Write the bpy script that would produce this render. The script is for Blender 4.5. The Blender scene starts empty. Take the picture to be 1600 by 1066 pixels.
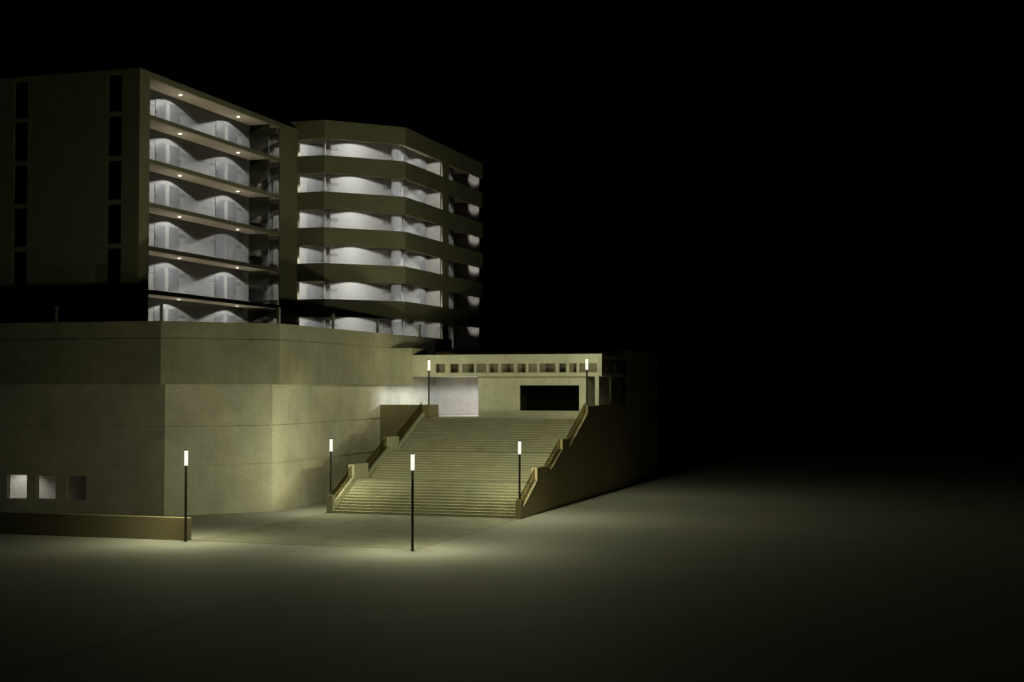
import bpy, bmesh, math, random
from mathutils import Vector
random.seed(4)
S = bpy.context.scene
COL = S.collection
R = math.radians

# ------------------------------------------------------------------ render / world / camera
S.view_settings.view_transform = 'Standard'
S.view_settings.look = 'None'
S.view_settings.exposure = 0.0
S.view_settings.gamma = 1.0
S.view_settings.use_curve_mapping = False
try:
    S.cycles.max_bounces = 10
    S.cycles.diffuse_bounces = 3
    S.cycles.glossy_bounces = 3
    S.cycles.transmission_bounces = 8
    S.cycles.transparent_max_bounces = 12
    S.cycles.sample_clamp_indirect = 4.0
    S.cycles.caustics_reflective = False
    S.cycles.caustics_refractive = False
except Exception:
    pass

w = bpy.data.worlds.new("World")
S.world = w
w.use_nodes = True
bg = w.node_tree.nodes.get('Background')
bg.inputs[0].default_value = (0.0, 0.0, 0.0, 1)      # moonless, starless night sky
bg.inputs[1].default_value = 0.0

cd = bpy.data.cameras.new("camera")
cam = bpy.data.objects.new("camera", cd)
COL.objects.link(cam)
cam.location = (40.0, -68.5, 8.4)
cam.rotation_euler = (R(90) + math.atan(71 / 2222.2), 0, R(17.35))
cd.lens = 50
cd.sensor_width = 36
cd.clip_end = 3000
cd.clip_start = 0.5
S.camera = cam

# ------------------------------------------------------------------ materials
def nt(name):
    m = bpy.data.materials.new(name)
    m.use_nodes = True
    t = m.node_tree
    return m, t, t.nodes['Principled BSDF']

def noise(t, vec, scale, detail=6.0, rough=0.6, stretch=None):
    n = t.nodes.new('ShaderNodeTexNoise')
    n.inputs['Scale'].default_value = scale
    n.inputs['Detail'].default_value = detail
    n.inputs['Roughness'].default_value = rough
    if stretch:
        mp = t.nodes.new('ShaderNodeMapping')
        mp.inputs['Scale'].default_value = stretch
        t.links.new(vec, mp.inputs['Vector'])
        vec = mp.outputs['Vector']
    t.links.new(vec, n.inputs['Vector'])
    return n.outputs['Fac']

def ramp(t, fac, a, b, ca, cb):
    r = t.nodes.new('ShaderNodeValToRGB')
    r.color_ramp.elements[0].position = a
    r.color_ramp.elements[1].position = b
    r.color_ramp.elements[0].color = (*ca, 1)
    r.color_ramp.elements[1].color = (*cb, 1)
    t.links.new(fac, r.inputs[0])
    return r.outputs[0]

def mix(t, kind, fac, a, b):
    m = t.nodes.new('ShaderNodeMix')
    m.data_type = 'RGBA'
    m.blend_type = kind
    if isinstance(fac, (int, float)):
        m.inputs[0].default_value = fac
    else:
        t.links.new(fac, m.inputs[0])
    for s, v in ((6, a), (7, b)):
        if isinstance(v, tuple):
            m.inputs[s].default_value = (*v, 1)
        else:
            t.links.new(v, m.inputs[s])
    return m.outputs[2]

def concrete(name, c, var=0.17, stain=0.5, rough=0.85, big=0.35, bump=0.15, streak=0.25):
    m, t, b = nt(name)
    g = t.nodes.new('ShaderNodeNewGeometry')
    P = g.outputs['Position']
    lo = tuple(x * (1 - var) for x in c)
    hi = tuple(min(1, x * (1 + var)) for x in c)
    n1 = noise(t, P, big, 8, 0.62)
    col = ramp(t, n1, 0.32, 0.68, lo, hi)
    n2 = noise(t, P, 5.5, 5, 0.6)
    fine = ramp(t, n2, 0.3, 0.7, (0.88, 0.88, 0.87), (1.07, 1.07, 1.08))
    col = mix(t, 'MULTIPLY', 1.0, col, fine)
    if streak:                                         # rain streaks running down the face
        n3 = noise(t, P, 1.0, 6, 0.65, (2.4, 2.4, 0.16))
        st = ramp(t, n3, 0.45, 0.74, (1, 1, 1), (0.72, 0.68, 0.60))
        col = mix(t, 'MULTIPLY', streak, col, st)
    if stain:                                          # blotchy dirt
        n4 = noise(t, P, 0.9, 9, 0.72)
        sp = ramp(t, n4, 0.55, 0.78, (1, 1, 1), (0.66, 0.60, 0.50))
        col = mix(t, 'MULTIPLY', stain, col, sp)
    n6 = noise(t, P, 0.22, 5, 0.55)                    # the pours differ a little in hue
    hue = ramp(t, n6, 0.36, 0.64, (1.03, 0.995, 0.95), (0.975, 1.005, 1.01))
    col = mix(t, 'MULTIPLY', 1.0, col, hue)
    t.links.new(col, b.inputs['Base Color'])
    b.inputs['Roughness'].default_value = rough
    b.inputs['Specular IOR Level'].default_value = 0.10
    if bump:
        bp = t.nodes.new('ShaderNodeBump')
        bp.inputs['Strength'].default_value = bump
        bp.inputs['Distance'].default_value = 0.02
        n5 = noise(t, P, 14, 6, 0.6)
        t.links.new(n5, bp.inputs['Height'])
        t.links.new(bp.outputs['Normal'], b.inputs['Normal'])
    return m

def plain(name, c, rough=0.6, metal=0.0, var=0.06, scale=3.0, spec=0.4):
    m, t, b = nt(name)
    g = t.nodes.new('ShaderNodeNewGeometry')
    n = noise(t, g.outputs['Position'], scale, 5)
    col = ramp(t, n, 0.3, 0.7, tuple(x * (1 - var) for x in c), tuple(min(1, x * (1 + var)) for x in c))
    t.links.new(col, b.inputs['Base Color'])
    b.inputs['Roughness'].default_value = rough
    b.inputs['Metallic'].default_value = metal
    b.inputs['Specular IOR Level'].default_value = spec
    return m

def emitter(name, c, s):
    m, t, b = nt(name)
    b.inputs['Base Color'].default_value = (0.8, 0.8, 0.8, 1)
    b.inputs['Emission Color'].default_value = (*c, 1)
    b.inputs['Emission Strength'].default_value = s
    return m

def glass(name, tint, refl, rough=0.03, shine=(1, 1, 1), graze=0.6):
    m, t, b = nt(name)
    t.nodes.remove(b)
    tr = t.nodes.new('ShaderNodeBsdfTransparent'); tr.inputs[0].default_value = (*tint, 1)
    gl = t.nodes.new('ShaderNodeBsdfGlossy'); gl.inputs['Roughness'].default_value = rough
    gl.inputs[0].default_value = (*shine, 1)
    lw = t.nodes.new('ShaderNodeLayerWeight'); lw.inputs[0].default_value = 0.5
    pw = t.nodes.new('ShaderNodeMath'); pw.operation = 'POWER'; pw.inputs[1].default_value = 5.0
    t.links.new(lw.outputs['Facing'], pw.inputs[0])
    ad = t.nodes.new('ShaderNodeMath'); ad.operation = 'MULTIPLY_ADD'
    ad.inputs[1].default_value = graze; ad.inputs[2].default_value = refl; ad.use_clamp = True
    t.links.new(pw.outputs[0], ad.inputs[0])
    mx = t.nodes.new('ShaderNodeMixShader')
    t.links.new(ad.outputs[0], mx.inputs[0])
    t.links.new(tr.outputs[0], mx.inputs[1]); t.links.new(gl.outputs[0], mx.inputs[2])
    t.links.new(mx.outputs[0], t.nodes['Material Output'].inputs[0])
    return m

def solid_glass(name, c, rough=0.0):
    m, t, b = nt(name)
    t.nodes.remove(b)
    g = t.nodes.new('ShaderNodeBsdfGlass')
    g.inputs['Color'].default_value = (*c, 1)
    g.inputs['Roughness'].default_value = rough
    g.inputs['IOR'].default_value = 1.45
    t.links.new(g.outputs[0], t.nodes['Material Output'].inputs[0])
    return m

def lamp_glass(name, c, s):
    """milky lamp tube: glows, and lets the light of the lamps inside it out"""
    m, t, b = nt(name)
    t.nodes.remove(b)
    e = t.nodes.new('ShaderNodeEmission'); e.inputs[0].default_value = (*c, 1); e.inputs[1].default_value = s
    tr = t.nodes.new('ShaderNodeBsdfTransparent')
    ad = t.nodes.new('ShaderNodeAddShader')
    t.links.new(e.outputs[0], ad.inputs[0]); t.links.new(tr.outputs[0], ad.inputs[1])
    t.links.new(ad.outputs[0], t.nodes['Material Output'].inputs[0])
    return m

def paving(name):
    m, t, b = nt(name)
    g = t.nodes.new('ShaderNodeNewGeometry')
    P = g.outputs['Position']
    br = t.nodes.new('ShaderNodeTexBrick')
    br.inputs['Scale'].default_value = 1.0
    br.inputs['Brick Width'].default_value = 1.2
    br.inputs['Row Height'].default_value = 0.6
    br.inputs['Mortar Size'].default_value = 0.012
    br.inputs['Color1'].default_value = (0.19, 0.188, 0.152, 1)
    br.inputs['Color2'].default_value = (0.25, 0.247, 0.20, 1)
    br.inputs['Mortar'].default_value = (0.13, 0.128, 0.104, 1)
    t.links.new(P, br.inputs['Vector'])
    n = noise(t, P, 1.3, 8, 0.7)
    f = ramp(t, n, 0.3, 0.7, (0.82, 0.82, 0.80), (1.1, 1.1, 1.08))
    c = mix(t, 'MULTIPLY', 1.0, br.outputs['Color'], f)
    t.links.new(c, b.inputs['Base Color'])
    b.inputs['Roughness'].default_value = 0.8
    b.inputs['Specular IOR Level'].default_value = 0.2
    return m

M = {}
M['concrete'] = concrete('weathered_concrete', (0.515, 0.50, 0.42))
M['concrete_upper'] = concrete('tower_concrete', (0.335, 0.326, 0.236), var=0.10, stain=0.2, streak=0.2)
M['stair'] = concrete('stair_concrete', (0.43, 0.418, 0.31), var=0.14, stain=0.3, streak=0.0, big=0.8)
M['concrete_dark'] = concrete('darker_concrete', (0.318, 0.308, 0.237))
M['side_render'] = concrete('side_render', (0.48, 0.41, 0.245), var=0.06, stain=0.1, streak=0.1)
M['lip_shade'] = plain('painted_lip_shade', (0.27, 0.262, 0.20), 0.9, spec=0.05)  # shade under the step lips, put into the colour
M['brown_wall'] = concrete('brown_render', (0.30, 0.258, 0.165), var=0.06, stain=0.1, streak=0.1)
M['ground'] = concrete('ground_asphalt', (0.275, 0.275, 0.256), var=0.07, stain=0.14, streak=0.0, big=0.12, bump=0.05)
M['paving'] = paving('forecourt_paving')
M['hall_inner'] = plain('hall_inner_wall', (0.25, 0.225, 0.18), 0.8, var=0.05)
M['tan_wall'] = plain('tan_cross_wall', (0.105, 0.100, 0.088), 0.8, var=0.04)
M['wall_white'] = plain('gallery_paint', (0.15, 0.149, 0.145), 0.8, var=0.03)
M['recess_white'] = concrete('recess_concrete', (0.42, 0.405, 0.38), var=0.05, stain=0.2, streak=0.35)
M['ceiling'] = plain('warm_ceiling', (0.78, 0.69, 0.53), 0.8, var=0.04, scale=0.8)
M['floor'] = plain('gallery_floor', (0.19, 0.172, 0.14), 0.7)
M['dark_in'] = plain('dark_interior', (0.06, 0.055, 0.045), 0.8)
M['brown_in'] = plain('brown_interior', (0.14, 0.125, 0.11), 0.7)
M['door'] = plain('lilac_grey_door', (0.085, 0.085, 0.092), 0.5, var=0.03)
M['metal'] = plain('brushed_metal', (0.30, 0.30, 0.27), 0.4, 0.6)
M['black'] = plain('black_metal', (0.012, 0.012, 0.011), 0.45, 0.0, spec=0.6)
M['dark_grey'] = plain('dark_sign_edge', (0.012, 0.012, 0.012), 0.6)
M['sign_face'] = plain('sign_face', (0.15, 0.149, 0.145), 0.6, var=0.02)
M['tube'] = lamp_glass('lamp_tube_glow', (1.0, 0.99, 0.93), 0.45)
M['lens'] = emitter('downlight_glow', (1.0, 0.97, 0.92), 2.5)
M['clear_glass'] = glass('clear_glass', (0.93, 0.94, 0.91), 0.015)
M['screen_glass'] = glass('screen_glass', (0.30, 0.29, 0.24), 0.015, 0.06, (1, 1, 1), 0.15)
M['bronze_glass'] = glass('bronze_glass', (0.64, 0.60, 0.47), 0.003, 0.15, (1, 1, 1), 0.02)
M['rail_glass'] = solid_glass('rail_glass', (0.96, 0.97, 0.95))
M['dark_glass'] = glass('dark_glass', (0.30, 0.31, 0.25), 0.03, 0.02)
M['hall_glass'] = glass('hall_glass', (0.46, 0.47, 0.40), 0.02, 0.02)
M['win_glass'] = glass('window_glass', (0.9, 0.9, 0.86), 0.01)
M['copper'] = plain('bronze_rail', (0.06, 0.045, 0.022), 0.6, 0.0, spec=0.1)
M['kerb'] = concrete('pale_kerb', (0.20, 0.197, 0.16), var=0.06, stain=0.1, streak=0.0)

# ------------------------------------------------------------------ mesh helpers
class MB:
    def __init__(s):
        s.v, s.f, s.mi = [], [], []
    def quad(s, pts, mi=0):
        n = len(s.v)
        s.v += [tuple(p) for p in pts]
        s.f.append(tuple(range(n, n + len(pts)))); s.mi.append(mi)
    def box(s, x0, x1, y0, y1, z0, z1, mi=0):
        x0, x1 = min(x0, x1), max(x0, x1); y0, y1 = min(y0, y1), max(y0, y1); z0, z1 = min(z0, z1), max(z0, z1)
        n = len(s.v)
        s.v += [(x0, y0, z0), (x1, y0, z0), (x1, y1, z0), (x0, y1, z0), (x0, y0, z1), (x1, y0, z1), (x1, y1, z1), (x0, y1, z1)]
        for q in ((0, 3, 2, 1), (4, 5, 6, 7), (0, 1, 5, 4), (1, 2, 6, 5), (2, 3, 7, 6), (3, 0, 4, 7)):
            s.f.append(tuple(n + i for i in q)); s.mi.append(mi)
        return s
    def prism(s, poly, a0, a1, axis='z', mi=0):
        """extrude a polygon: axis z -> poly in xy; axis x -> poly in yz; axis y -> poly in xz"""
        def pt(p, a):
            return {'z': (p[0], p[1], a), 'x': (a, p[0], p[1]), 'y': (p[0], a, p[1])}[axis]
        n = len(s.v); k = len(poly)
        s.v += [pt(p, a0) for p in poly] + [pt(p, a1) for p in poly]
        s.f.append(tuple(n + i for i in reversed(range(k)))); s.mi.append(mi)
        s.f.append(tuple(n + k + i for i in range(k))); s.mi.append(mi)
        for i in range(k):
            j = (i + 1) % k
            s.f.append((n + i, n + j, n + k + j, n + k + i)); s.mi.append(mi)
        return s
    def wall(s, O, U, N, u0, u1, z0, z1, t, holes=(), mi=0):
        """wall face at O along U from u0..u1, z0..z1, thickness t along N, rectangular holes (ua,ub,za,zb)"""
        us = sorted(set([u0, u1] + [h[i] for h in holes for i in (0, 1) if u0 < h[i] < u1]))
        zs = sorted(set([z0, z1] + [h[i] for h in holes for i in (2, 3) if z0 < h[i] < z1]))
        nu, nz = len(us) - 1, len(zs) - 1
        def solid(i, j):
            if i < 0 or j < 0 or i >= nu or j >= nz: return False
            cu, cz = (us[i] + us[i + 1]) / 2, (zs[j] + zs[j + 1]) / 2
            return not any(h[0] < cu < h[1] and h[2] < cz < h[3] for h in holes)
        def p(u, n, z): return (O[0] + U[0] * u + N[0] * n, O[1] + U[1] * u + N[1] * n, z)
        for i in range(nu):
            for j in range(nz):
                if not solid(i, j): continue
                a, b, c, d = us[i], us[i + 1], zs[j], zs[j + 1]
                s.quad([p(a, 0, c), p(b, 0, c), p(b, 0, d), p(a, 0, d)], mi)
                s.quad([p(b, t, c), p(a, t, c), p(a, t, d), p(b, t, d)], mi)
                if not solid(i - 1, j): s.quad([p(a, t, c), p(a, 0, c), p(a, 0, d), p(a, t, d)], mi)
                if not solid(i + 1, j): s.quad([p(b, 0, c), p(b, t, c), p(b, t, d), p(b, 0, d)], mi)
                if not solid(i, j - 1): s.quad([p(a, t, c), p(b, t, c), p(b, 0, c), p(a, 0, c)], mi)
                if not solid(i, j + 1): s.quad([p(a, 0, d), p(b, 0, d), p(b, t, d), p(a, t, d)], mi)
        return s
    def cyl(s, x, y, z0, z1, r, n=16, mi=0, r1=None):
        r1 = r if r1 is None else r1
        k = len(s.v)
        for z, rr in ((z0, r), (z1, r1)):
            s.v += [(x + rr * math.cos(2 * math.pi * i / n), y + rr * math.sin(2 * math.pi * i / n), z) for i in range(n)]
        for i in range(n):
            j = (i + 1) % n
            s.f.append((k + i, k + j, k + n + j, k + n + i)); s.mi.append(mi)
        s.f.append(tuple(k + i for i in reversed(range(n)))); s.mi.append(mi)
        s.f.append(tuple(k + n + i for i in range(n))); s.mi.append(mi)
        return s
    def mesh(s, name, mats, bevel=0.0):
        me = bpy.data.meshes.new(name)
        me.from_pydata(s.v, [], s.f)
        for m in (mats if isinstance(mats, (list, tuple)) else [mats]): me.materials.append(m)
        for p, mi in zip(me.polygons, s.mi): p.material_index = mi
        bm = bmesh.new(); bm.from_mesh(me)
        bmesh.ops.remove_doubles(bm, verts=bm.verts, dist=1e-5)
        bmesh.ops.recalc_face_normals(bm, faces=bm.faces)
        if bevel > 0:
            es = [e for e in bm.edges if len(e.link_faces) == 2 and e.calc_face_angle(0) > 0.4]
            bmesh.ops.bevel(bm, geom=es, offset=bevel, segments=1, affect='EDGES', clamp_overlap=True)
        bm.to_mesh(me); bm.free()
        return me
    def build(s, name, mats, parent=None, bevel=0.0):
        return link(name, s.mesh(name, mats, bevel), parent)

def link(name, me, parent=None, loc=None):
    o = bpy.data.objects.new(name, me)
    COL.objects.link(o)
    if parent is not None: o.parent = parent
    if loc is not None: o.location = loc
    return o

def thing(name, label, cat, group=None, loc=(0, 0, 0)):
    o = bpy.data.objects.new(name, None)
    COL.objects.link(o)
    o.location = loc
    o['label'] = label; o['category'] = cat
    if group: o['group'] = group
    return o

def structure(o):
    o['kind'] = 'structure'
    return o

def soften(l, smooth):
    """take the hot spot off a lamp close by"""
    l.use_nodes = True
    t = l.node_tree
    em = t.nodes.get('Emission') or t.nodes.new('ShaderNodeEmission')
    fo = t.nodes.new('ShaderNodeLightFalloff')
    fo.inputs['Strength'].default_value = 1.0
    fo.inputs['Smooth'].default_value = smooth
    t.links.new(fo.outputs['Quadratic'], em.inputs['Strength'])

def spot(parent, loc, energy, angle=127, blend=0.12, color=(1, 0.985, 0.96), radius=0.03, smooth=0.0):
    l = bpy.data.lights.new('downlight_beam', 'SPOT')
    l.energy = energy; l.spot_size = R(angle); l.spot_blend = blend; l.color = color
    l.shadow_soft_size = radius
    if smooth: soften(l, smooth)
    o = bpy.data.objects.new('downlight_beam', l)
    COL.objects.link(o); o.location = loc
    if parent is not None: o.parent = parent
    return o

# ------------------------------------------------------------------ ground and forecourt
structure(MB().box(-400, 400, -300, 500, -1.0, 0.0).build('ground', M['ground']))
structure(MB().prism([(0.02, 0.55), (13.42, 0.30), (13.42, 18.2), (0.02, 18.2)], -0.5, 0.012).build('forecourt', M['paving']))

# ------------------------------------------------------------------ podium
pod = thing('podium_building', 'massive concrete podium with overhanging top and three small lit windows', 'building', loc=(0, 0, 0))
lowpoly = lambda e=0.0, x0=-14.0: [(x0, 12.9 + e), (-9.0 - .414 * e, 12.9 + e), (-4.0 - e, 18.2 + .414 * e), (-4.0 - e, 50.5), (x0, 50.5)]
wins = [(-21.0, -19.45, .90, 2.48), (-18.72, -17.2, .90, 2.48), (-16.37, -14.87, .90, 2.48)]
b = MB()
b.prism(lowpoly(), 0, 3.17)
b.wall((0, 12.9), (1, 0), (0, 1), -60, -14.0, 0, 3.17, 0.35, wins)
b.prism(lowpoly(0.09, -60), 3.17, 3.27)
b.prism(lowpoly(0, -60), 3.27, 5.78)
b.prism(lowpoly(0.09, -60), 5.78, 5.88)
b.prism(lowpoly(0, -60), 5.88, 8.41)
b.prism(lowpoly(0.03, -60), 8.41, 8.53)
b.build('lower_wall', M['concrete'], pod)
up = [(-60, 12.5), (-9.1, 12.5), (-3.6, 18.46), (-3.6, 52.8), (-6.3, 52.8), (-6.3, 70.0), (-60, 70.0)]
upi = [(-60, 12.56), (-9.125, 12.56), (-3.66, 18.485), (-3.66, 52.75), (-6.36, 52.75), (-6.36, 69.9), (-60, 69.9)]
b = MB()
b.prism(up, 8.53, 11.52)
b.prism(upi, 11.52, 11.59)
b.prism([(-3.599, 38.0), (-2.3, 39.66), (-2.3, 43.0), (-3.599, 43.0)], 8.531, 11.515)
# parapet band as a ring
ring_in = [(-60, 12.85), (-9.245, 12.85), (-3.95, 18.6), (-3.95, 52.45)]
b.prism([(-60, 12.5), (-9.1, 12.5), (-3.6, 18.46), (-3.6, 52.8), (-3.95, 52.8)] + [ring_in[2], ring_in[1], ring_in[0]], 11.59, 12.65)
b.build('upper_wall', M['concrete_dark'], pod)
MB().prism([(-60, 12.86), (-9.25, 12.86), (-3.96, 18.61), (-3.96, 52.8), (-6.3, 52.8), (-6.3, 69.9), (-60, 69.9)], 11.6, 12.08).build('terrace_floor', M['floor'], pod)
# room behind the three low windows
b = MB()
b.quad([(-40, 15.6, 0.3), (-14.02, 15.6, 0.3), (-14.02, 15.6, 3.15), (-40, 15.6, 3.15)])
b.quad([(-14.02, 13.25, 0.3), (-14.02, 15.6, 0.3), (-14.02, 15.6, 3.15), (-14.02, 13.25, 3.15)])
b.quad([(-26, 13.25, 0.3), (-26, 15.6, 0.3), (-26, 15.6, 3.15), (-26, 13.25, 3.15)])
b.build('room_wall', M['recess_white'], pod)
b = MB(); b.box(-40, -14.03, 13.25, 15.6, 0.2, 0.3); b.build('room_floor', M['floor'], pod)
b = MB(); b.box(-40, -14.03, 13.25, 15.6, 3.14, 3.18); b.build('room_ceiling', M['ceiling'], pod)
fm = MB()
for (a0, a1, c0, c1) in wins:
    wd, ht = a1 - a0, c1 - c0
    f = MB()
    f.wall((a0, 13.08), (1, 0), (0, 1), 0.002, wd - 0.002, c0 + .002, c1 - .002, 0.06, [(0.025, wd - 0.025, c0 + 0.025, c1 - 0.025)])
    fo = f.build('window', M['recess_white'], pod)
    MB().box(a0 + 0.025, a1 - 0.025, 13.10, 13.11, c0 + .025, c1 - .025).build('pane', M['win_glass'], fo)
# downlight in that room
dl = MB().cyl(-21.6, 14.7, 3.06, 3.135, 0.12).build('downlight', M['lens'], pod)
spot(pod, (-21.6, 14.7, 3.03), 680, 134, 0.6, smooth=7.0)

# ------------------------------------------------------------------ terrace balustrade
bal = thing('glass_balustrade', 'clear glass balustrade on square metal posts along the podium roof edge', 'balustrade')
pts = [(-60, 12.62), (-9.16, 12.62), (-3.72, 18.52), (-3.72, 52.6)]
posts = [(-42, 12.62), (-29.5, 12.62), (-17.08, 12.62), (-9.16, 12.62), (-3.72, 18.52), (-3.72, 27.3), (-3.72, 35.75), (-3.72, 45.0), (-3.72, 52.45)]
pm = MB().box(-.09, .09, -.09, .09, 0, 1.10).mesh('post', M['metal'], 0.008)
for i, (x, y) in enumerate(posts):
    o = link('post', pm, bal, (x, y, 12.65))
    if i == 3: o.rotation_euler.z = R(20)
for i in range(len(posts) - 1):
    (x0, y0), (x1, y1) = posts[i], posts[i + 1]
    d = Vector((x1 - x0, y1 - y0, 0)); L = d.length; d.normalize()
    g = MB()
    g.wall((x0, y0), (d.x, d.y), (-d.y, d.x), 0.12, L - 0.12, 12.70, 13.70, 0.015)
    g.build('glass_panel', M['clear_glass' if i < 3 else 'rail_glass'], bal)

# ------------------------------------------------------------------ gallery tower (A)
FL = [12.1, 15.15, 18.2, 21.25, 24.3, 27.4]
TOP = 30.0
CEIL = [f - 0.28 for f in FL[1:]] + [TOP]
ta = thing('apartment_tower', 'gallery tower with tall dark windows in its gable and lit open galleries of doors', 'building')
XA, YA, XR = -13.63, 17.0, -15.6
gw = []
for k in range(6):
    zt = CEIL[k] + 0.08; zb = FL[k] + (0.07 if k > 1 else 0.2)
    for (a, c) in ((-23.86, -22.68), (-16.21, -15.03)):
        gw.append((a, c, zb, zt))
b = MB()
b.wall((0, YA), (1, 0), (0, 1), -60, XA, 12.08, 30.4, 0.4, gw)
b.box(XA - 0.4, XA, YA + 0.4, 18.3, 12.08, 30.4)
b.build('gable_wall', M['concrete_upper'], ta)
for (a, c, z0, z1) in gw:
    f = MB(); wd = c - a
    f.wall((a, YA + 0.16), (1, 0), (0, 1), 0.003, wd - .003, z0 + .003, z1 - .003, 0.06, [(0.045, wd - 0.045, z0 + 0.045, z1 - 0.045)])
    fo = f.build('window', M['metal'], ta)
    MB().box(a + .045, c - .045, YA + .18, YA + .19, z0 + .045, z1 - .045).build('pane', M['dark_glass'], fo)
MB().wall((0, YA + 1.6), (1, 0), (0, 1), -60, -16.2, 12.1, 30, 0.1).build('inner_partition', M['dark_in'], ta)
# pier at the right end of the galleries
MB().box(XA - 0.18, XA, 38.35, 42.15, 12.08, 30.4).build('pier', M['concrete_upper'], ta, 0.01)
# slabs
for k in range(1, 6):
    MB().box(-22, XA - 0.003, 18.3, 38.35, FL[k] - 0.28, FL[k]).build('floor_slab', [M['concrete_upper']], ta)
    MB().box(-22, XA - 0.42, 38.352, 43.4, FL[k] - 0.28, FL[k]).build('lobby_slab', M['floor'], ta)
MB().box(-60, XA - 0.004, 18.3, 43.0, TOP, 30.398).build('roof', M['concrete_upper'], ta)
for k in range(6):
    MB().box(XR + 0.003, XA - 0.06, 18.32, 38.34, CEIL[k] - 0.03, CEIL[k] - 0.003).build('ceiling', M['ceiling'], ta)
    MB().box(XR + 0.003, XA - 0.12, 18.32, 38.34, FL[k] + 0.003, FL[k] + 0.02).build('floor_finish', M['floor'], ta)
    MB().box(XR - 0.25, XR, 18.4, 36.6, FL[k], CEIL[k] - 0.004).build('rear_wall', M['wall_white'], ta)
    MB().box(XA - .075, XA - .06, 18.305, 38.345, FL[k] + .022, CEIL[k] - .034).build('lamp_block_glazing', M['rail_glass'], ta)  # panes added to keep street-lamp light off the rear wall
    # glazed screen that closes the gallery before the lobby
    sc = MB()
    sc.wall((XR, 36.62), (1, 0), (0, 1), 0.02, 1.85, FL[k] + .03, CEIL[k] - .04, 0.05, [(0.07, 1.80, FL[k] + .09, CEIL[k] - .10)])
    so = sc.build('glazed_screen', M['dark_grey'], ta)
    MB().box(XR + .07, XR + 1.80, 36.635, 36.65, FL[k] + .09, CEIL[k] - .10).build('pane', M['screen_glass'], so)
    # lobby behind: dark wall and a stair flight seen from below
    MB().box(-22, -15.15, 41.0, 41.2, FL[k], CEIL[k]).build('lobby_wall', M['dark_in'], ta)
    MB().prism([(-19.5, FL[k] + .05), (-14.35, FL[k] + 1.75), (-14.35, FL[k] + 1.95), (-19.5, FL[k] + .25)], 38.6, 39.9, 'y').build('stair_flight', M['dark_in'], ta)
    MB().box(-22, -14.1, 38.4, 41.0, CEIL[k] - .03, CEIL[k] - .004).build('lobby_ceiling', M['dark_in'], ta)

door_me = MB().box(-.05, .02, -.72, .72, 0.01, 2.0).mesh('door', M['door'], 0.006)
hand_me = MB().box(.02, .05, -.03, .03, .97, 1.05).box(.04, .055, -.02, .09, 1.00, 1.02).mesh('handle', M['dark_grey'])
sg = MB().box(0, .012, -.31, .31, -.10, .10, 0)
sg.box(.006, .016, -.25, .25, -.05, .05, 1)
sign_me = sg.mesh('door_sign', [M['dark_grey'], M['sign_face']])
ln = MB().cyl(0, 0, -.05, -.0, .04, 10, 0).cyl(0, 0, -.08, -.05, .12, 16, 1)
lens_me = ln.mesh('downlight', [M['metal'], M['lens']])

def door(parent, x, y, z, rz=0.0, side=1):
    d = link('door', door_me, parent, (x, y, z)); d.rotation_euler.z = rz
    h = link('handle', hand_me, d, (0, side * 0.60, 0))
    return d
def sign(parent, x, y, z, rz=0.0):
    o = link('door_sign', sign_me, parent, (x, y, z)); o.rotation_euler.z = rz
def downlight(parent, x, y, zc, e, angle=152, blend=0.09, smooth=25.0):
    o = link('downlight', lens_me, parent, (x, y, zc - 0.03))
    spot(o, (0, 0, -0.095), e, angle, blend, smooth=smooth)

EA = 5200
for k in range(6):
    for (ya, side) in ((22.93, -1), (24.93, 1), (31.79, -1), (33.77, 1)):
        door(ta, XR + .005, ya, FL[k] + 0.022, 0, side)
    for ys in (21.8, 26.1, 30.68, 34.95):
        sign(ta, XR + .002, ys, FL[k] + 1.56)
    for yl in (23.93, 32.8):
        downlight(ta, -14.56, yl, CEIL[k], EA)

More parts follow.
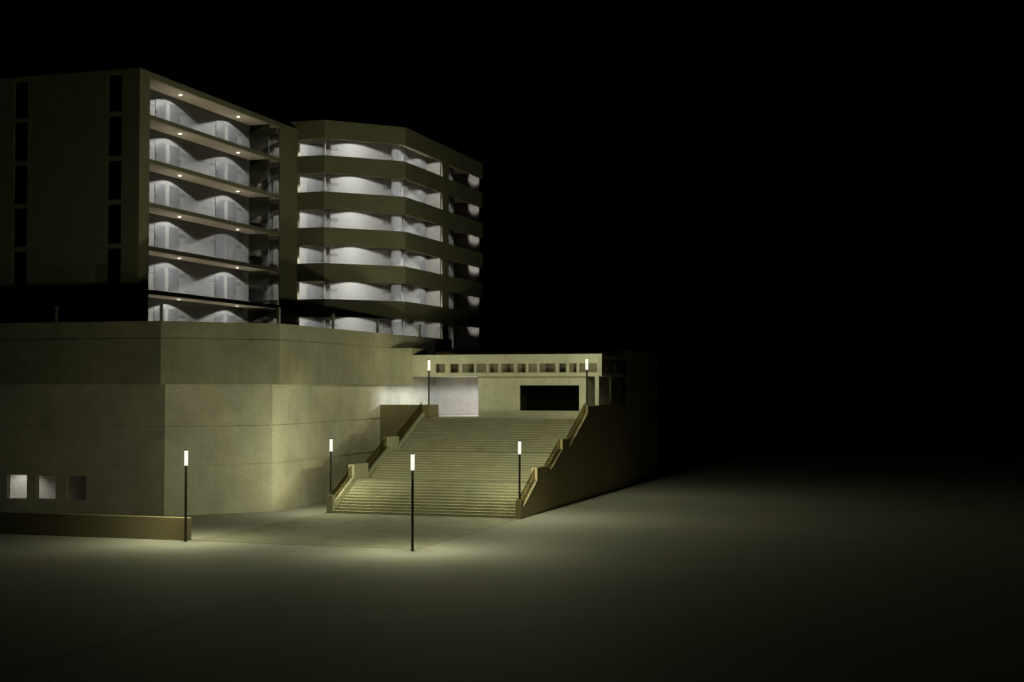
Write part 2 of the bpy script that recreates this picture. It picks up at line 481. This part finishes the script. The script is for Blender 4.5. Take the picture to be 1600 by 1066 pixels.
# ------------------------------------------------------------------ faceted tower (B)
tb = thing('faceted_apartment_block', 'faceted apartment block with stacked olive balcony bands, right of the gallery tower', 'building')
OUT = [(-14.6, 41.6), (-11.1, 41.6), (-5.82, 46.9), (-5.82, 68.15)]
def off(d):
    return [(-14.6, 41.6 + d), (-11.1 - .414 * d, 41.6 + d), (-5.82 - d, 46.9 + .414 * d), (-5.82 - d, 68.15)]
def band(z0, z1, name='parapet', t=0.22, mat='concrete_upper'):
    i = off(t)
    MB().prism(OUT + [(i[3][0], 68.15)] + [i[2], i[1], i[0]], z0, z1).build(name, M[mat], tb)
for k in range(1, 6):
    band(FL[k] - 0.85, FL[k] + 0.67)
band(29.5, 31.07, 'roof_parapet')
i0 = off(0.224)
for k in range(6):
    z = FL[k]
    MB().prism(i0 + [(-22, 68.1), (-22, 43.42), (-13.7, 43.42)], z - 0.28, z).build('floor_slab', M['floor'], tb)
    c = off(0.23)
    MB().prism([c[0], c[1], c[2], (c[2][0], 68.0), (-20, 68.0), (-20, 43.43), (-13.9, 43.43)], CEIL[k] - .03, CEIL[k] - .004).build('ceiling', M['ceiling'], tb)
    # rear wall: three facets
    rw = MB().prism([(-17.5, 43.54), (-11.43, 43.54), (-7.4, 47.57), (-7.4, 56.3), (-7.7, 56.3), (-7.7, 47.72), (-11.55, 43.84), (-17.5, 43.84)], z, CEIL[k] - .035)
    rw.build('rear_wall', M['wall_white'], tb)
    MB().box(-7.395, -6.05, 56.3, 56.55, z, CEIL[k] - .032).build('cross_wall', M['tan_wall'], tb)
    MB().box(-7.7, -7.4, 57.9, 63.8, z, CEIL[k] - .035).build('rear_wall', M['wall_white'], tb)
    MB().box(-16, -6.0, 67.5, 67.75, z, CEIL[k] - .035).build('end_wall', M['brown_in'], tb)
    z1 = (FL[k + 1] - 0.85) if k < 5 else 29.5
    z0 = z + 0.67 if k else 12.1
    MB().box(-6.04, -5.823, 56.55, 58.1, z0, z1).build('pier', M['concrete_upper'], tb)
    for (cx, cy) in ((-11.25, 41.98), (-6.15, 47.05), (-6.15, 67.9)):
        MB().box(cx - .05, cx + .05, cy - .05, cy + .05, z, CEIL[k] - .031).build('corner_column', M['metal'], tb)
    ga, gb = off(.10), off(.115)
    MB().prism([ga[0], ga[1], ga[2], (ga[3][0], 68.1), (gb[3][0], 68.1), gb[2], gb[1], gb[0]], z + .05, CEIL[k] - .05).build('lamp_block_glazing', M['rail_glass'], tb)  # added here too, so the street lamps do not reach the rear walls
    # doors
    door(tb, -12.9, 43.535, z + .012, R(-90), 1)
    for (yd, sd) in ((48.45, -1), (50.35, 1), (55.35, -1)):
        door(tb, -7.395, yd, z + .012, 0, sd)
    # signs
    sign(tb, -12.0, 43.538, z + 1.56, R(-90))
    for u in (0.32, 5.25):
        sign(tb, -11.43 + u * .7071 + .002, 43.54 + u * .7071 - .002, z + 1.56, R(-45))
    for ys in (54.1, 51.4):
        sign(tb, -7.398, ys, z + 1.56)
    EB = 5900
    downlight(tb, -15.0, 42.35, CEIL[k], EB)
    downlight(tb, -9.08, 44.02, CEIL[k], EB)
    downlight(tb, -6.08, 49.4, CEIL[k], EB)
    downlight(tb, -6.08, 54.7, CEIL[k], EB * .85)
    downlight(tb, -6.3, 62.2, CEIL[k], EB * .22, 125)
    o = link('downlight', lens_me, tb, (-6.45, 67.0, CEIL[k] - .03))
    w_ = spot(o, (0, 0, -.095), 620, 110, 0.9)              # tilted towards the end wall
    w_.rotation_euler.x = R(72)
MB().prism([(-13.7, 41.83), (-11.2, 41.83), (-6.05, 46.99), (-6.05, 68.1), (-22, 68.1), (-22, 43.5), (-13.7, 43.5)], 30.0, 30.3).build('roof', M['concrete_upper'], tb)

# ------------------------------------------------------------------ staircase
st = thing('grand_staircase', 'wide concrete outdoor staircase of three flights climbing from the paved forecourt', 'staircase')
XL, XRt = 0.45, 13.15
flights = [(18.3, 0.0, 12, 2.0, 0.3375), (24.4, 2.0, 11, 3.7, 0.34), (30.2, 3.7, 14, 6.0, 0.345)]
ends = [24.4, 30.2, 37.0]
for (y0, z0, n, z1, tr), ye in zip(flights, ends):
    rz = (z1 - z0) / n
    poly = [(y0, z0 - .4 if z0 else 0.0)]
    for i in range(n):
        zz = z0 + rz * (i + 1); yy = y0 + tr * i
        poly.append((yy, zz - .07)); poly.append((yy - .022, zz - .06)); poly.append((yy - .022, zz))
        if i < n - 1: poly.append((yy + tr, zz))
    poly.append((ye, z1)); poly.append((ye, z0 - .4 if z0 else 0.0))
    fl = MB().prism(poly, XL + .002, XRt - .002, 'x')
    k = len(poly)
    for i in range(n):                                  # lip face coloured darker to draw each step's shadow line
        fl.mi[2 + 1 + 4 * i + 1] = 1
    fl.build('stair_flight', [M['stair'], M['lip_shade']], st)
prof = [(18.2, 0), (18.2, 1.2), (18.62, 1.2), (18.62, 0.70), (21.75, 2.22), (21.75, 3.03), (24.2, 3.03), (24.2, 2.33), (28.05, 3.98), (28.05, 4.70),
        (29.95, 4.70), (29.95, 4.05), (35.3, 6.42), (35.3, 6.97), (37.0, 6.97), (37.0, 0)]
MB().prism(prof[:12] + [(35.3, 6.42), (35.3, 0)], 0.02, 0.45, 'x').build('side_wall', M['stair'], st, 0.008)
MB().prism(prof, 13.15, 13.55, 'x').build('side_wall', M['side_render'], st, 0.008)
def sloped(name, x0, x1, pts0, h0, h1, mat, parent, ya, yb):
    (y0, z0), (y1, z1) = pts0
    f = lambda y: z0 + (z1 - z0) * (y - y0) / (y1 - y0)
    MB().prism([(ya, f(ya) + h0), (yb, f(yb) + h0), (yb, f(yb) + h1), (ya, f(ya) + h1)], x0, x1, 'x').build(name, M[mat], parent)
runs = [((18.62, 0.70), (21.75, 2.22)), ((24.2, 2.33), (28.05, 3.98)), ((29.95, 4.05), (35.3, 6.42))]
for nm, lab, xc, sx in (('stair_balustrade', 'bronze tinted glass balustrade along the left side wall of the staircase', 0.235, 1),
                        ('stair_balustrade', 'bronze tinted glass balustrade along the right side wall of the staircase', 13.35, -1)):
    sb = thing(nm, lab, 'balustrade', 'glass balustrades flanking the staircase')
    for (p0, p1) in runs:
        sloped('glass_panel', xc - .008, xc + .008, (p0, p1), 0.03, 0.72, 'bronze_glass', sb, p0[0] + .05, p1[0] - .05)
        sloped('handrail', xc - .025, xc + .025, (p0, p1), 0.72, 0.765, 'copper', sb, p0[0] + .05, p1[0] - .05)
        for dx in (-.075, .075):
            sloped('clamp_rail', xc + dx - .03, xc + dx + .03, (p0, p1), 0.005, 0.055, 'kerb', sb, p0[0] + .03, p1[0] - .03)

# parapet wall beside the head of the stairs
rw = thing('terrace_retaining_wall', 'tall brownish retaining wall between the podium and the head of the staircase', 'wall')
MB().box(-3.99, 0.02, 37.0, 37.35, 0, 6.95).build('wall_face', M['brown_wall'], rw, 0.008)
MB().box(0.021, 0.85, 35.302, 37.35, 5.0, 6.97).build('end_post', M['brown_wall'], rw, 0.008)

# low wall in front
lw = MB().box(-70, 0.0, 0.5, 0.78, 0, 1.24).build('low_wall', M['brown_wall'], None, 0.012)
lw['label'] = 'long low brown rendered wall in front of the podium, ending beside the left lamp post'
lw['category'] = 'wall'

RECESS_W = 5600
# ------------------------------------------------------------------ hall at the head of the stairs
hl = thing('entrance_hall', 'low concrete hall with a projecting window band and one large black window', 'building')
b = MB()
b.box(-3.55, 13.55, 48.7, 61.6, 0, 11.45)
b.build('main_block', M['side_render'], hl, 0.01)
MB().box(13.15, 13.546, 37.002, 48.698, 0, 6.96).build('terrace_wall', M['side_render'], hl, 0.008)
b = MB(); b.box(-3.99, 0.019, 37.352, 50.49, 5.6, 6.0); b.box(0.02, 13.148, 37.352, 48.69, 5.6, 5.998)
b.build('terrace_floor', M['recess_white'], hl)
# lower front wall with the black window
b = MB()
b.wall((0, 40.2), (1, 0), (0, 1), 3.18, 12.16, 6.0, 9.2, 0.35, [(6.68, 11.59, 6.46, 8.50)])
b.box(11.81, 12.159, 40.55, 48.69, 6.0, 9.2)
b.box(6.0, 6.3, 40.55, 48.44, 6.0, 9.2)
b.build('lower_wall', M['concrete'], hl)
f = MB(); f.wall((6.68, 40.32), (1, 0), (0, 1), .003, 4.907, 6.463, 8.497, .06, [(.04, 4.87, 6.50, 8.46)])
fo = f.build('window', M['black'], hl)
MB().box(6.72, 11.55, 40.34, 40.35, 6.50, 8.46).build('pane', M['hall_glass'], fo)
MB().box(6.31, 11.8, 43.5, 43.6, 6.0, 9.2).build('inner_wall', M['tan_wall'], hl)
# back wall of the lit recess
MB().box(-3.99, 5.99, 48.45, 48.69, 6.0, 9.2).build('recess_wall', M['recess_white'], hl)
# projecting upper floor
b = MB()
b.wall((0, 39.64), (1, 0), (0, 1), -2.28, 13.55, 9.2, 10.95, 0.18, [(-0.26, 13.19, 9.50, 10.22)])
b.build('upper_wall', M['concrete'], hl)
b = MB(); b.box(-2.27, 13.545, 39.82, 48.69, 9.2, 9.42); b.build('upper_floor', M['ceiling'], hl)
b = MB(); b.box(-2.27, 13.54, 39.82, 48.69, 10.62, 10.9); b.build('upper_roof', M['concrete'], hl)
b = MB(); b.box(-2.27, -2.05, 39.82, 48.69, 9.42, 10.62); b.build('end_wall', M['concrete'], hl)
MB().box(-2.0, 12.9, 41.2, 41.35, 9.42, 10.62).build('inner_wall', M['hall_inner'], hl)
pil = [(694.4, 702.3), (717, 722), (741, 744.3), (761, 764), (779.3, 783), (804, 808), (822.7, 826), (840, 843), (868.8, 873.3), (885, 889.7), (901, 905)]
xpix = lambda px: -0.26 + (px - 680.8) / (933 - 680.8) * 13.45 + 0.9 * 0.0
for i, (p0, p1) in enumerate(pil):
    x0, x1 = xpix(p0), xpix(p1)
    MB().box(x0, x1, 39.84, 40.16, 9.421, 10.615).build('mullion_pier', M['concrete'], hl)
# side of the upper floor: posts and dark panes
MB().box(13.2, 13.52, 40.25, 43.1, 9.422, 10.618).build('side_panel', M['side_render'], hl)
for (y0, y1) in ((43.75, 46.2), (47.0, 48.69)):
    f = MB(); f.wall((13.50, y0), (0, 1), (-1, 0), 0, y1 - y0 - .004, 9.425, 10.615, .08, [(.05, y1 - y0 - .06, 9.47, 10.57)])
    fo = f.build('side_window', M['metal'], hl)
    MB().box(13.45, 13.46, y0 + .05, y1 - .06, 9.47, 10.57).build('pane', M['dark_glass'], fo)
for (y0, y1) in ((39.825, 40.245), (43.105, 43.745), (46.205, 46.995)):
    MB().box(13.2, 13.53, y0, y1, 9.422, 10.618).build('side_post', M['dark_in'], hl)
# undercroft side: column and glazed panel
MB().box(13.2, 13.5, 38.9, 39.35, 6.962, 9.197).build('column', M['concrete'], hl)
f = MB(); f.wall((13.50, 42.9), (0, 1), (-1, 0), 0, 5.78, 6.965, 9.195, .08, [(.06, 5.72, 7.03, 9.13)])
fo = f.build('side_window', M['metal'], hl)
MB().box(13.45, 13.46, 42.97, 48.6, 7.03, 9.13).build('pane', M['dark_glass'], fo)
# pendant downlight in the recess, tucked behind the front wall
pl = MB().cyl(5.7, 42.1, 8.56, 9.198, .02, 8, 0).cyl(5.7, 42.1, 8.46, 8.56, .16, 16, 1).build('pendant_light', [M['metal'], M['lens']], hl)
spot(hl, (5.7, 42.1, 8.44), RECESS_W, 179, 0.03, (0.94, 0.97, 1.0), 0.5, 30.0)

# ------------------------------------------------------------------ lamp posts
def lamp(x, y, z, h, k, down, smooth, label):
    t = thing('lamp_post', label, 'lamp post', 'slim black lamp posts with glowing tubes', (x, y, z))
    MB().cyl(0, 0, 0, h - 0.86, 0.072, 16).cyl(0, 0, 0, .03, .11, 16).build('pole', M['black'], t)
    MB().cyl(0, 0, h - 0.86, h - 0.055, 0.098, 14).build('lamp_tube', M['tube'], t)
    MB().cyl(0, 0, h - 0.055, h, 0.10, 16).build('cap', M['black'], t)
    for dz in (0.26, 0.56):
        l = bpy.data.lights.new('tube_bulb', 'POINT')
        l.energy = LAMP_W * k / 2; l.color = (1.0, 1.0, 0.60); l.shadow_soft_size = 0.16
        if smooth: soften(l, smooth)
        o = bpy.data.objects.new('tube_bulb', l); COL.objects.link(o)
        o.parent = t; o.location = (0, 0, h - 0.86 + dz)
    if down:  # extra downward spot, added to brighten the ground near the post
        l = bpy.data.lights.new('down_fill', 'SPOT')
        l.energy = LAMP_W * down; l.color = (1.0, 1.0, 0.60); l.shadow_soft_size = 0.16
        l.spot_size = R(150); l.spot_blend = 1.0
        o = bpy.data.objects.new('down_fill', l); COL.objects.link(o)
        o.parent = t; o.location = (0, 0, h - 0.3)
LAMP_W = 1490
lamp(0.02, 0.12, 0, 4.97, .47, .58, 4, 'black lamp post standing on the ground at the end of the low wall')
lamp(13.38, -0.36, 0, 4.98, .41, .52, 4, 'black lamp post standing alone at the front corner of the paved forecourt')
lamp(0.235, 18.42, 1.2, 3.75, .34, .32, 5, 'black lamp post on the left pier at the foot of the staircase')
lamp(13.35, 18.42, 1.2, 3.75, 1.6, .08, 48, 'black lamp post on the right pier at the foot of the staircase')
lamp(0.42, 36.3, 6.97, 3.55, .50, 0, 42, 'black lamp post on the left pier at the head of the staircase')
lamp(13.35, 35.75, 6.97, 3.55, .80, .1, 60, 'black lamp post on the right pier at the head of the staircase')
